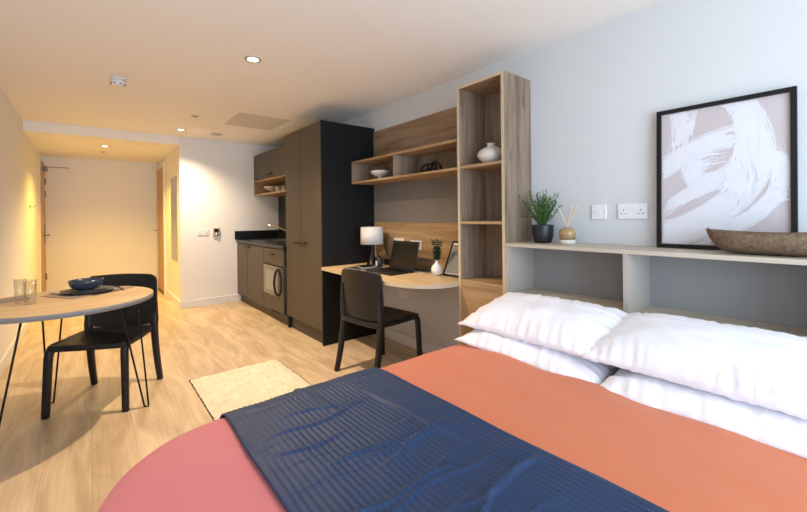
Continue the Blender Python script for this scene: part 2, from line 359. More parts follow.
# wall fittings
def socket(name, label, cat, X=None, Y=None, a0=0, a1=0, z0=0, z1=0, kind='double'):
    """plate on the right wall (X given) or on the return wall (Y given)"""
    w = abs(a1-a0); h = z1-z0
    if X is not None: t = thing(name, label, cat, (X, (a0+a1)/2, (z0+z1)/2), -PI/2)
    else: t = thing(name, label, cat, ((a0+a1)/2, Y, (z0+z1)/2), 0)
    # local: x along the wall, -y to the room
    obj('face_plate', B((-w/2, w/2, -.009, 0, -h/2, h/2)), M['white'], t, bevel=.003)
    n = 2 if kind != 'single' else 1
    for k in range(n):
        cx = 0 if n == 1 else (-w/4 if k == 0 else w/4)
        if kind in ('double', 'plug'):
            s = -1 if k == 0 else 1
            obj('rocker_switch', B((s*w*.08-.006 if n == 2 else -.006, s*w*.08+.006 if n == 2 else .006, -.013, -.009, .012, .03)), M['white'], t, bevel=.001)
            hb = bmesh.new()
            for dx, dz, ww, hh in ((0, .008, .004, .009), (-.011, -.012, .008, .004), (.011, -.012, .008, .004)):
                box(hb, cx*1.15+dx-ww/2, cx*1.15+dx+ww/2, -.0097, -.0088, dz-hh/2, dz+hh/2)
            obj('pin_holes', hb, M['dark'], t)
        elif kind == 'switch':
            obj('rocker_switch', B((cx-.012, cx+.012, -.014, -.009, -.018, .018)), M['white'], t, bevel=.002)
    if kind == 'single':
        for dx in (-.028, .028): obj('screw_cap', B((dx-.002, dx+.002, -.0097, -.0088, -.002, .002)), M['dark'], t)
        obj('outlet_insert', B((-.013, .013, -.012, -.009, -.013, .013)), M['white'], t, bevel=.001)
    return t
socket('wall_socket', 'small square white outlet plate on the wall above the headboard shelf', 'socket', X=XR, a0=1.072, a1=.987, z0=1.19, z1=1.275, kind='single')
socket('wall_socket', 'white double socket on the wall beside the large framed print', 'socket', X=XR, a0=.926, a1=.776, z0=1.192, z1=1.277)
socket('wall_socket', 'white double socket on the oak panel, its left half behind the laptop screen', 'socket', X=XR-.02, a0=2.72, a1=2.57, z0=.915, z1=1.0)
socket('wall_socket', 'white socket plate on the oak panel between desk lamp and laptop screen', 'socket', X=XR-.02, a0=2.97, a1=2.82, z0=.93, z1=1.012)
socket('wall_socket', 'white double socket low on the wall under the desk', 'socket', X=XR, a0=2.93, a1=2.79, z0=.44, z1=.52)
socket('light_switch', 'white double light switch plate on the return wall', 'switch', Y=YR, a0=1.155, a1=1.306, z0=.985, z1=1.07, kind='switch')
t = thing('thermostat', 'square grey thermostat on the return wall right of the light switch', 'thermostat', (1.40, YR, 1.025))
obj('housing', B((-.045, .045, -.022, 0, -.06, .06)), mat('thermostat_grey', 'A9A49E', .4, noise_amt=.02), t, bevel=.004)
obj('display', B((-.03, .03, -.024, -.022, .0, .045)), M['screen'], t)
bm = bmesh.new(); lathe(bm, [(.018, 0), (.016, .014), (.002, .015)], 20); k = obj('dial', bm, M['steel'], t, smooth=True); k.rotation_euler = (R(90), 0, 0); k.location = (0, -.022, -.03)
t = thing('wall_mirror', 'tall narrow mirror on the corridor side wall', 'mirror', (XH, 6.40, .62))
obj('mirror_panel', B((-.010, -.004, -.24, .24, 0, 1.2)), M['mirror'], t, bevel=.001)
obj('mirror_backing', B((-.004, 0, -.235, .235, .005, 1.195)), M['steel'], t)
t = thing('coat_hook', 'small steel double coat hook on the left wall', 'hook', (XL, 6.5, 1.39))
obj('hook_plate', B((0, .006, -.03, .03, -.02, .02)), M['steel'], t, bevel=.002)
for s in (-1, 1):
    bm = bmesh.new(); tube(bm, curve_pts([(.005, s*.015, 0), (.03, s*.017, -.01), (.045, s*.02, .0), (.05, s*.02, .02)], 4), .004); obj('hook_prong', bm, M['steel'], t, smooth=True)

# ---------------------------------------------------------------- kitchen
XF = 1.680
def bar_handle(parent, y0, y1, z, x=None):
    x = XF if x is None else x
    bm = bmesh.new(); box(bm, x-.03, x-.02, y0, y1, z-.010, z+.010); box(bm, x-.021, x, y0+.008, y0+.018, z-.005, z+.005); box(bm, x-.021, x, y1-.018, y1-.008, z-.005, z+.005)
    return obj('handle', bm, M['blackmetal'], parent, bevel=.0015)
G = .003
t = thing('base_cabinet', 'taupe two door kitchen base cabinet in the far corner below the sink', 'cabinet')
obj('carcass', B((XF+.022, XR-.03, 4.845, 4.861, .11, .86), (XF+.022, XR-.03, 5.934, 5.95, .11, .86), (XF+.022, XR-.03, 4.861, 5.934, .11, .126), (XR-.04, XR-.03, 4.861, 5.934, .126, .86), (XF+.022, XF+.04, 4.861, 5.934, .80, .86)), M['plinth'], t)
for y0, y1, h in ((5.482, 5.95, 'l'), (4.845, 5.476, 'r')):
    d = obj('door', B((XF, XF+.019, y0+G, y1-G, .115, .855)), M['taupe'], t, bevel=.0015)
    bar_handle(d, *((5.50, 5.60) if h == 'l' else (5.35, 5.455)), .825)
obj('plinth', B((XF+.05, XF+.068, 4.845, 5.95, 0, .108)), M['plinth'], t)
t = thing('appliance_cabinet', 'taupe kitchen base cabinet with a drawer above and a built in microwave', 'cabinet')
obj('carcass', B((XF+.03, XR-.03, 4.21, 4.84, .11, .295), (XF+.03, XR-.03, 4.21, 4.84, .655, .86), (XR-.06, XR-.03, 4.21, 4.84, .295, .655), (XF+.022, XR-.06, 4.21, 4.226, .295, .655), (XF+.022, XR-.06, 4.824, 4.84, .295, .655)), M['plinth'], t)
d = obj('drawer', B((XF, XF+.019, 4.213, 4.837, .665, .855)), M['taupe'], t, bevel=.0015); bar_handle(d, 4.46, 4.58, .79)
obj('lower_panel', B((XF, XF+.019, 4.213, 4.837, .115, .295)), M['taupe'], t, bevel=.0015)
obj('vent_grille', B((XF-.004, XF, 4.26, 4.58, .117, .13)), M['dark'], t)
obj('plinth', B((XF+.05, XF+.068, 4.21, 4.84, 0, .108)), M['plinth'], t)
t = thing('microwave', 'silver built in microwave with a curved black handle under the kitchen drawer', 'microwave', (0, 0, 0))
obj('body', B((XF+.02, XR-.1, 4.24, 4.81, .30, .65)), M['micro'], t)
obj('door_frame', B((XF-.004, XF+.019, 4.37, 4.835, .30, .65)), M['micro'], t, bevel=.003)
obj('window_glass', B((XF-.007, XF-.004, 4.47, 4.75, .36, .59)), M['microglass'], t, bevel=.001)
obj('control_panel', B((XF-.004, XF+.019, 4.215, 4.365, .30, .65)), mat('microwave_control', '4C4844', .3, noise_amt=.03), t, bevel=.002)
bm = bmesh.new(); tube(bm, curve_pts([(XF-.005, 4.36, .32), (XF-.03, 4.37, .36), (XF-.045, 4.375, .47), (XF-.03, 4.37, .58), (XF-.005, 4.36, .63)], 6), .012); obj('handle', bm, M['blackmetal'], t, smooth=True)
bm = bmesh.new(); tube(bm, curve_pts([(XF-.005, 4.33, .32), (XF-.010, 4.27, .38), (XF-.010, 4.255, .47), (XF-.010, 4.27, .56), (XF-.005, 4.33, .63)], 6), .009); obj('trim_arc', bm, M['blackmetal'], t, smooth=True)
# tall cupboard
XF_BASE = XF; XF = 1.704
t = thing('tall_cupboard', 'tall dark two door cupboard between the kitchen and the desk', 'cupboard')
ZT = 2.14
obj('side_panel', B((XF, XR-.005, 3.31, 3.33, 0, ZT)), M['char'], t, bevel=.001, label='side panel facing the desk, its shade put into a near black colour')
obj('carcass', B((XF+.022, XR-.005, 3.332, 4.165, .12, ZT)), M['plinth'], t)
for y0, y1, hs in ((3.332, 3.772, (3.64, 3.755)), (3.776, 4.18, (3.79, 3.905))):
    d = obj('door', B((XF, XF+.019, y0+G/2, y1-G/2, .135, ZT-.003)), M['taupe'], t, bevel=.0015); bar_handle(d, *hs, .955)
obj('plinth', B((XF+.03, XF+.048, 3.332, 4.165, 0, .12)), M['plinth'], t)
obj('end_post', B((XF+.002, XF+.03, 4.12, 4.165, 0, .13)), M['char'], t)
# upper wall cabinet
XU = 1.935
t = thing('wall_cabinet', 'dark two door kitchen wall cabinet with an open oak shelf beneath', 'cabinet')
obj('carcass', B((XU+.022, XR, 4.185, YR-.004, 1.775, 2.155)), M['char'], t)
for y0, y1, hs in ((5.285, YR-.004, (5.30, 5.41)), (4.185, 5.28, (5.17, 5.27))):
    d = obj('door', B((XU, XU+.019, y0+G/2, y1-G/2, 1.78, 2.152)), M['taupe'], t, bevel=.0015); bar_handle(d, *hs, 1.825, XU)
obj('open_shelf', B((XU, XR, 4.185, YR-.004, 1.75, 1.772), (XU, XR, 4.185, YR-.004, 1.55, 1.572), (XU, XR, YR-.022, YR-.004, 1.572, 1.75), (XU, XR, 4.185, 4.2, 1.572, 1.75), (XR-.015, XR, 4.2, YR-.022, 1.572, 1.75)), M['oakY'], t, label='open oak shelf box')
# worktop & upstands
XF = XF_BASE
t = thing('worktop', 'black stone effect kitchen worktop with upstand and splashback', 'worktop')
bx = [(XF-.012, XR-.02, 4.19, 5.05, .865, .905), (XF-.012, XR-.02, 5.55, YR-.02, .865, .905), (XF-.012, 1.79, 5.05, 5.55, .865, .905), (2.19, XR-.02, 5.05, 5.55, .865, .905)]
obj('slab', B(*bx), M['black'], t, bevel=.002)
obj('upstand', B((XF-.03, XR-.02, YR-.018, YR-.001, .905, 1.03)), M['black'], t)
obj('splashback', B((XR-.018, XR-.001, 4.19, YR-.02, .865, 1.548)), M['black'], t)
t = thing('kitchen_sink', 'stainless steel sink inset in the black worktop', 'sink', (1.99, 5.30, .9))
obj('basin', B((-.19, .19, -.24, .24, -.14, -.135), (-.19, -.183, -.24, .24, -.135, .005), (.183, .19, -.24, .24, -.135, .005), (-.183, .183, -.24, -.233, -.135, .005), (-.183, .183, .233, .24, -.135, .005)), M['steel'], t)
obj('rim', B((-.205, .205, -.255, -.235, .005, .009), (-.205, .205, .235, .255, .005, .009), (-.205, -.185, -.235, .235, .005, .009), (.185, .205, -.235, .235, .005, .009)), M['steel'], t, bevel=.001)
bm = bmesh.new(); lathe(bm, [(.03, -.134), (.03, -.131), (.01, -.13)], 20); obj('drain', bm, M['chrome'], t)
t = thing('mixer_tap', 'chrome mixer tap with a long angled spout at the sink', 'tap', (2.235, 5.38, .905))
t.scale = (1.25,)*3
bm = bmesh.new(); lathe(bm, [(.025, 0), (.025, .01), (.018, .015), (.018, .14), (.014, .15)], 20); obj('tap_body', bm, M['chrome'], t, smooth=True)
bm = bmesh.new(); tube(bm, curve_pts([(0, 0, .09), (-.06, .06, .125), (-.13, .13, .16), (-.17, .17, .165), (-.185, .185, .145)], 5), .010); obj('spout', bm, M['chrome'], t, smooth=True)
bm = bmesh.new(); tube(bm, [(0, 0, .145), (.0, -.02, .165), (0, -.07, .19)], .006); obj('lever', bm, M['chrome'], t, smooth=True)
# crockery on kitchen shelf
def bowlprof(r, h, foot=.4, th=.004):
    return [(0, 0), (r*foot, 0), (r*foot, .005), (r*.74, h*.2), (r*.91, h*.5), (r*.98, h*.8), (r, h), (r-th, h), (r*.97-th, h*.8), (r*.89-th, h*.52), (r*.70-th, h*.27), (r*.3, .014), (0, .012)]
bm = bmesh.new(); lathe(bm, [(0, 0), (.035, 0), (.03, .012), (.022, .03), (.06, .045), (.11, .075), (.125, .10), (.121, .10), (.10, .078), (.05, .052), (0, .045)], 28)
tag(obj('footed_bowl', bm, M['matceramic'], smooth=True), 'pale footed bowl on the open oak shelf of the kitchen wall cabinet', 'bowl').location = (2.08, 5.57, 1.572)
for i, (y, x) in enumerate(((5.30, 2.06), (5.19, 2.10))):
    t = thing('mug', ('white mug beside the footed bowl on the kitchen shelf', 'white mug between its twin and the carafe on the kitchen shelf')[i], 'mug', (x, y, 1.572), 0, 'mugs on the kitchen shelf')
    bm = bmesh.new(); lathe(bm, [(0, 0), (.036, 0), (.04, .01), (.04, .085), (.037, .085), (.036, .012), (0, .01)], 24); obj('cup', bm, M['matceramic'], t, smooth=True)
    bm = bmesh.new(); tube(bm, curve_pts([(0, .038, .07), (0, .062, .065), (0, .065, .04), (0, .038, .02)], 5), .005); obj('handle', bm, M['matceramic'], t, smooth=True)
bm = bmesh.new(); lathe(bm, [(0, 0), (.03, 0), (.032, .02), (.03, .12), (.032, .145), (.029, .145), (.027, .12), (.028, .01), (0, .008)], 24)
tag(obj('carafe', bm, M['glass'], smooth=True), 'tall clear glass at the right end of the kitchen shelf', 'glass').location = (2.0, 4.76, 1.572)

# ---------------------------------------------------------------- desk zone
YT0, YT1, XT = 1.475, 1.87, 2.02
wall_in = XR-.002
t = thing('oak_wall_panel', 'brown oak panel on the wall above the hanging shelf', 'panel')
obj('panel_board', B((XR-.02, wall_in, YT1, 3.308, 1.768, 2.10)), M['towerY'], t)
t = thing('grey_wall_panel', 'grey panel on the wall between hanging shelf and oak backboard', 'panel')
obj('panel_board', B((XR-.02, wall_in, YT1, 3.308, 1.165, 1.548)), M['greypanel'], t)
t = thing('oak_backboard', 'knotty oak backboard on the wall right above the desk', 'panel')
obj('panel_board', B((XR-.02, wall_in, YT1, 3.308, .752, 1.163)), M['oakY'], t)
# hanging shelf
t = thing('hanging_shelf', 'oak hanging box shelf with two open compartments above the desk', 'shelf')
X0, X1 = 2.03, XR-.002
obj('top_board', B((X0, X1, YT1, 3.308, 1.75, 1.768)), M['oakY'], t)
obj('bottom_board', B((X0, X1, YT1, 3.308, 1.548, 1.566)), M['oakY'], t)
obj('end_board', B((X0, X1, 3.290, 3.308, 1.566, 1.75)), M['tower'], t)
obj('end_board', B((X0, X1, YT1, YT1+.018, 1.566, 1.75)), M['tower'], t)
obj('divider', B((X0, X1, 2.612, 2.63, 1.566, 1.75)), M['tower'], t)
obj('back_board', B((X1-.02, X1, YT1+.018, 3.29, 1.566, 1.75)), M['tower'], t)
# tower
t = thing('shelf_tower', 'tall oak open shelving tower between the desk and the bed', 'bookcase')
obj('side_board', B((XT, X1, YT0, YT0+.02, 0, 2.13)), M['tower'], t, bevel=.001)
obj('side_board', B((XT, X1, YT1-.02, YT1, 0, 2.13)), M['tower'], t, bevel=.001)
obj('top_board', B((XT, X1, YT0+.02, YT1-.02, 2.11, 2.13)), M['towerY'], t)
obj('back_board', B((X1-.015, X1, YT0+.02, YT1-.02, .1, 2.11)), M['tower'], t)
for z in (1.55, 1.163, .757):
    obj('shelf', B((XT+.001, X1-.015, YT0+.02, YT1-.02, z, z+.018)), M['oakY'], t)
obj('edge_band', B((XT-.002, XT, YT0, YT0+.02, 0, 2.13), (XT-.002, XT, YT1-.02, YT1, 0, 2.13), (XT-.002, XT, YT0+.02, YT1-.02, 2.11, 2.13)), M['edge'], t)
obj('front_panel', B((XT-.002, XT+.016, YT0+.021, YT1-.021, .45, .755), (XT-.002, XT+.016, YT0+.021, YT1-.021, .02, .446)), M['oakY'], t, bevel=.001)
# desk
def desk_outline(off=0):
    P = [(XR-.022, 3.306), (1.690+off, 3.306)]
    ctrl = [(1.690, 3.306), (1.668, 2.75), (1.662, 2.35), (1.69, 2.10), (1.78, 1.95), (1.90, 1.885), (2.015, 1.872)]
    c = [(p.x, p.y) for p in curve_pts([(x, y, 0) for x, y in ctrl], 8)]
    return [(XR-.022, 3.306)] + c + [(XR-.022, 1.872)]
t = thing('desk', 'light oak wall desk top with a curved end beside the tower', 'desk')
bm = bmesh.new(); prism(bm, desk_outline(), .722, .75); obj('desktop', bm, M['desk'], t)
c = desk_outline()[1:-1]; bm = bmesh.new()
loft(bm, [[(x-.0015 if i < len(c) else x, y-.0012, z) for i, (x, y) in enumerate(c)] for z in (.7225, .7495)], False, False, close=False)
obj('edge_band', bm, M['edge'], t, solid=.002)
obj('support_batten', B((XR-.05, XR-.022, 1.9, 3.3, .68, .722)), M['oakY'], t)

# ---------------------------------------------------------------- headboard shelving
XB, YN = 2.02, -.35
t = thing('headboard_shelf_unit', 'long stone grey headboard unit with open cubbies behind the bed', 'headboard')
obj('top_board', B((XB-.006, X1, YN, YT0-.001, 1.026, 1.046)), M['hbtop'], t, bevel=.0015)
obj('side_board', B((XB, X1, YT0-.02, YT0-.001, 0, 1.026)), M['hb'], t)
obj('divider', B((XB, X1-.016, .765, .787, .735, 1.026)), M['hb'], t)
obj('divider', B((XB, X1-.016, .055, .077, .735, 1.026)), M['hb'], t)
obj('side_board', B((XB, X1, YN, YN+.02, 0, 1.026)), M['hb'], t)
obj('back_board', B((X1-.016, X1, YN+.02, YT0-.02, .735, 1.026)), M['hbback'], t)
obj('lower_board', B((XB, X1, YN+.02, YT0-.02, .715, .735)), M['hbtop'], t)
obj('front_panel', B((XB, XB+.018, YN+.02, YT0-.02, 0, .715)), M['hb'], t)

# ---------------------------------------------------------------- bed
BX0, BX1, BY0, BY1 = -.03, 1.99, -.05, 1.44
RC = .36
PROF = [(0, .14), (.0, .40), (.004, .46), (.014, .505), (.035, .54), (.07, .558), (.13, .566), (.25, .570), (.40, .572)]
def rr(ins, n=18, nx=60, ny=36):
    x0, x1, y0, y1 = BX0+ins, BX1-.0, BY0+ins, BY1-ins; r = max(RC-ins, .02)
    pts = []
    for k in range(nx): pts.append((x1+(x0+r-x1)*k/nx, y1))
    for k in range(n): a = PI/2+PI/2*k/n; pts.append((x0+r+r*math.cos(a), y1-r+r*math.sin(a)))
    for k in range(ny): pts.append((x0, y1-r+(y0+r-y1+r)*k/ny))
    for k in range(n): a = PI+PI/2*k/n; pts.append((x0+r+r*math.cos(a), y0+r+r*math.sin(a)))
    for k in range(nx+1): pts.append((x0+r+(x1-x0-r)*k/nx, y0))
    return pts
def nz(x, y, s, o=0): return noise.noise(Vector((x*s, y*s, o)))
def wr(x, y):
    q = max(0, min(1, (x-1.475-.02*nz(y, 0, 4, 6))/.12)); q = q*q*(3-2*q)
    return -.05*q+.004*nz(x, y, 2.2, 3)+.0035*nz(x*1.2, y*.5, 7, 1)+.016*max(0, (x-.95))*nz(x*1.0, y*.35, 14, 7)
DX = 1.78   # duvet's head edge
t = thing('double_bed', 'double bed with terracotta duvet in front of the grey headboard', 'bed')
bm = bmesh.new()
rings = []
def profz(d):
    for (a, za), (b, zb) in zip(PROF[1:], PROF[2:]):
        if d <= b: return za+(zb-za)*(d-a)/(b-a) if b > a else zb
    return PROF[-1][1]
rings_d = [(0, .14), (.004, .25), (.0, .36), (.001, .41), (.004, .455), (.008, .482), (.014, .505), (.024, .525), (.035, .54), (.05, .551), (.07, .558), (.095, .563), (.13, .566), (.18, .568), (.25, .570), (.30, .571), (.33, .5715)]
BIG = []
for ins, z in rings_d:
    ring = []
    for (x, y) in rr(ins):
        k = min(1, ins/.1); side = 1-k
        s = .006*nz(x*3+y*3, z*2, 2)*side
        ring.append((x+s, y+s, z+wr(x, y)*k))
    BIG.append(ring)
vs = loft(bm, BIG, False, False, close=False)
# inner top surface as grid strips between mirrored sides
inner = vs[-1]; n = len(inner)
pts = [v.co.copy() for v in inner]; half = n//2
prev = inner[:]
cx = .9*1.0
# shrink ring progressively towards the centre line
for s in range(1, 13):
    f = 1-s/12
    new = []
    for i, p in enumerate(pts):
        cy = (BY0+BY1)/2; cxx = max(p.x, .75)
        q = Vector((cxx+(p.x-cxx)*f, cy+(p.y-cy)*f, 0)); q.z = .5715+.003*(1-f)+wr(q.x, q.y)
        new.append(bm.verts.new(q))
    for i in range(n-1): bm.faces.new((prev[i], prev[i+1], new[i+1], new[i]))
    prev = new
bmesh.ops.remove_doubles(bm, verts=bm.verts, dist=.0005)
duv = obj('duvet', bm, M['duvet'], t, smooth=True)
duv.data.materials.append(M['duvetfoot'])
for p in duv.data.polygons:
    if p.center.x < .55: p.material_index = 1  # faces on the foot side take the rosier colour
bm = bmesh.new(); prism(bm, [p for p in rr(.05)], .28, .515); obj('mattress', bm, M['sheet'], t)
bm = bmesh.new(); prism(bm, [p for p in rr(.05)], .06, .279); obj('bed_base', bm, M['char'], t)
for x in (BX0+.3, BX1-.12):
    for y in (BY0+.12, BY1-.12):
        obj('foot', B((x-.025, x+.025, y-.025, y+.025, 0, .06)), M['blackmetal'], t)

# quilted runner
QX0, QX1 = .335, .945
prof2 = [(-.013, .27), (-.011, .36), (-.009, .45), (.002, .505), (.026, .548), (.065, .568), (.13, .577), (.25, .581), (.40, .584)]
cs = [(BY1-i, z) for i, z in prof2] + [((BY0+BY1)/2+.1, .586), ((BY0+BY1)/2-.1, .586)] + [(BY0+i, z) for i, z in prof2[::-1]]
path = curve_pts([(0, y, z) for y, z in cs], 10)
# resample by arc length
ln = [0]
for a, b in zip(path, path[1:]): ln.append(ln[-1]+(b-a).length)
def at_len(s):
    s = max(0, min(ln[-1], s))
    for i in range(len(path)-1):
        if s <= ln[i+1]:
            f = (s-ln[i])/max(1e-6, ln[i+1]-ln[i]); return path[i].lerp(path[i+1], f), (path[i+1]-path[i]).normalized()
    return path[-1], (path[-1]-path[-2]).normalized()
NU, NV = 272, 500
rib = (QX1-QX0)/34
rnd = random.Random(5)
cross = [ .17+.118*k+rnd.uniform(-.015, .015) for k in range(14)]
samp = [at_len(ln[-1]*j/NV) for j in range(NV+1)]
def qf(u, v, lower=False):
    p, tg = samp[round(v*NV)]
    nrm = Vector((0, tg.z, -tg.y)) if tg.y < 0 else Vector((0, -tg.z, tg.y))
    nrm = Vector((0, tg.z, -tg.y)); 
    if nrm.z < 0 and abs(nrm.z) > .3: nrm = -nrm
    if abs(nrm.z) <= .3:
        nrm = Vector((0, 1 if p.y > .6 else -1, 0))
    s = ln[-1]*v; x = QX0+(QX1-QX0)*u
    x += .006*math.sin(s*5+.5)+.004*nz(s, u, 4, 9) + .012*(s-.7)*0
    h = .0015*abs(math.sin(PI*(x-QX0)/rib))**.9
    for c in cross:
        d = abs(s-c+.012*math.sin(u*7+c*9)); h += .0038*math.exp(-(d/.0045)**2)*(.25+.75*abs(math.sin(PI*(x-QX0)/rib)))*(.6+.8*nz(x, s, 6, 12))
    h += .0035*nz(x, s, 9, 2)+.0065*nz(x, s, 3.5, 4)
    # a few longer folds running across the runner
    for c0, sl, u0, u1, amp in ((.50, .10, .1, .75, .006), (.62, -.05, .0, .6, .006), (.80, .09, .2, .9, .008), (.83, .07, .3, .8, .006), (.99, .05, 0, .7, .007), (1.03, .02, .1, .9, .006), (.38, .05, 0, .5, .005), (1.2, -.08, .1, 1, .007), (.70, .03, .0, .45, .006), (.91, -.03, .35, 1, .006), (1.1, .06, .4, 1, .006)):
        w = max(0, min(1, (u-u0)*6))*max(0, min(1, (u1-u)*6)); d = (s-c0-sl*u+.012*math.sin(u*13+c0*20))/.0075
        h += amp*w*math.exp(-d*d)
    for u1_, s0, s1, amp in ((.42, .22, .62, .006), (.72, .5, 1.0, .005)):
        w = max(0, min(1, (s-s0)*12))*max(0, min(1, (s1-s)*12)); d = (u-u1_-.15*(s-s0))/.012; h += amp*w*math.exp(-d*d)
    e = min(u, 1-u, v*3, (1-v)*3); h *= min(1, e*25+.3)
    q = Vector((x, p.y, p.z))+nrm*(h+.002)
    q.z += wr(q.x, q.y)*(1 if .1 < q.y < 1.28 else .3)
    if lower: q -= nrm*(.008+h*.6)
    return q
bm = bmesh.new()
top = grid(bm, lambda u, v: qf(u, v), NU, NV)
bot_edge = {}
def ring_idx():
    out = [(i, 0) for i in range(NU+1)]+[(NU, j) for j in range(1, NV+1)]+[(i, NV) for i in range(NU-1, -1, -1)]+[(0, j) for j in range(NV-1, 0, -1)]
    return out
ri = ring_idx(); lo = [bm.verts.new(qf(i/NU, j/NV, True)) for i, j in ri]
mid = []
for k, (i, j) in enumerate(ri):
    v = top[i][j]; a = (v.co+lo[k].co)/2
    a.x += .004 if i == NU else (-.004 if i == 0 else 0); mid.append(bm.verts.new(a))
for k in range(len(ri)):
    a, b = ri[k], ri[(k+1) % len(ri)]; va, vb = top[a[0]][a[1]], top[b[0]][b[1]]; k2 = (k+1) % len(ri)
    bm.faces.new((va, vb, mid[k2], mid[k])); bm.faces.new((mid[k], mid[k2], lo[k2], lo[k]))
tag(obj('quilted_bed_runner', bm, M['quilt'], smooth=True), 'navy blue satin quilted runner laid across the foot of the bed', 'blanket')

# pillows
def pillow(label, loc, rot, L=.74, D=.48, T=.17, seed=0, droop=0):
    bm = bmesh.new(); nu, nv = 72, 48
    def f(u, v, s):
        a, b = u*2-1, v*2-1
        # a runs along the long side; sides bow in slightly, corners stay as points
        px = a*L/2*(1-.05*(1-abs(b)**3)*abs(a)**4*1.0); py = b*D/2*(1-.07*(1-abs(a)**4))
        prof = max(0, (1-abs(a)**3.2))**.55*max(0, (1-abs(b)**2.6))**.6
        z = T/2*prof
        edge = min(1-abs(a), 1-abs(b))
        ang = nz(a*1.2, b*1.2, 1.5, seed)
        # gathers radiating from the seams
        g = .0 
        near_b = math.exp(-(1-abs(b))/.22); near_a = math.exp(-(1-abs(a))/.22)
        g += .022*near_b*nz(a*L*19+b*2.5, seed*3.1, 1, seed)*min(1, edge*12)
        g += .022*near_a*nz(b*D*19+a*2, seed*1.7, 1, seed+5)*min(1, edge*12)
        g += .008*nz(a, b, 2.0, seed+9)*prof + .005*nz(a+b*.8, b, 5, seed+2)*prof
        z += g
        q = Vector((px, py, z*s if s > 0 else -T*.32*prof+g*.5))
        q.z -= droop*abs(a)**3*.05
        q.y += .008*nz(a*3, seed, 1, 3)*abs(b)**6
        return q
    t_ = [[bm.verts.new(f(i/nu, j/nv, 1)) for j in range(nv+1)] for i in range(nu+1)]
    b_ = [[(t_[i][j] if i in (0, nu) or j in (0, nv) else bm.verts.new(f(i/nu, j/nv, -1))) for j in range(nv+1)] for i in range(nu+1)]
    for i in range(nu):
        for j in range(nv):
            bm.faces.new((t_[i][j], t_[i+1][j], t_[i+1][j+1], t_[i][j+1])); bm.faces.new((b_[i][j], b_[i][j+1], b_[i+1][j+1], b_[i+1][j]))
    o = obj('pillow', bm, M['pillow'], smooth=True); tag(o, label, 'pillow', 'white bed pillows')
    o.location = loc; o.rotation_euler = rot
    return o
# local x = long side -> world Y
pillow('lower white pillow at the far side of the bed beside the oak tower', (1.705, 1.035, .578), (R(-4), R(-3), R(92)), seed=1, T=.15, L=.72)
pillow('upper white pillow at the far side, beside the oak tower', (1.755, 1.055, .694), (R(-12), R(0), R(91)), seed=2, T=.16)
pillow('lower white pillow at the near side of the bed, under the upper one', (1.695, .33, .580), (R(-4), R(2), R(89)), seed=3, T=.15, L=.72)
pillow('upper white pillow at the near side, below the framed print', (1.745, .36, .702), (R(-12), R(1), R(88)), seed=4, T=.17, L=.80)

# ---------------------------------------------------------------- rug
t = thing('rug', 'small cream shaggy rug on the wooden floor at the foot side of the bed', 'rug', (.905, 2.9, 0))
bm = bmesh.new()
def rf(u, v):
    x = -.33+.66*u; y = -.375+.75*v; e = min(u, 1-u, v, 1-v)
    x += .006*nz(y, 0, 20, 1)*(e < .02); y += .006*nz(x, 0, 20, 2)*(e < .02)
    return (x, y, .006+.016*min(1, e*14)+(.014*nz(x, y, 18, 1)+.012*nz(x, y, 50, 2))*min(1, e*10))
g = grid(bm, rf, 110, 120)
obj('pile', bm, M['rug'], t, smooth=True)
bm = bmesh.new()
def re_(u, v):
    x = -.335+.67*u; y = -.38+.76*v; return (x+.005*nz(y, 1, 25), y+.005*nz(x, 2, 25), 0.006)
top_ = [re_(k/40, 0) for k in range(40)]+[re_(1, k/40) for k in range(40)]+[re_(1-k/40, 1) for k in range(40)]+[re_(0, 1-k/40) for k in range(40)]
loft(bm, [[(x, y, .0005) for x, y, z in top_], [(x, y, .0055) for x, y, z in top_]]); obj('backing', bm, M['rugedge'], t)

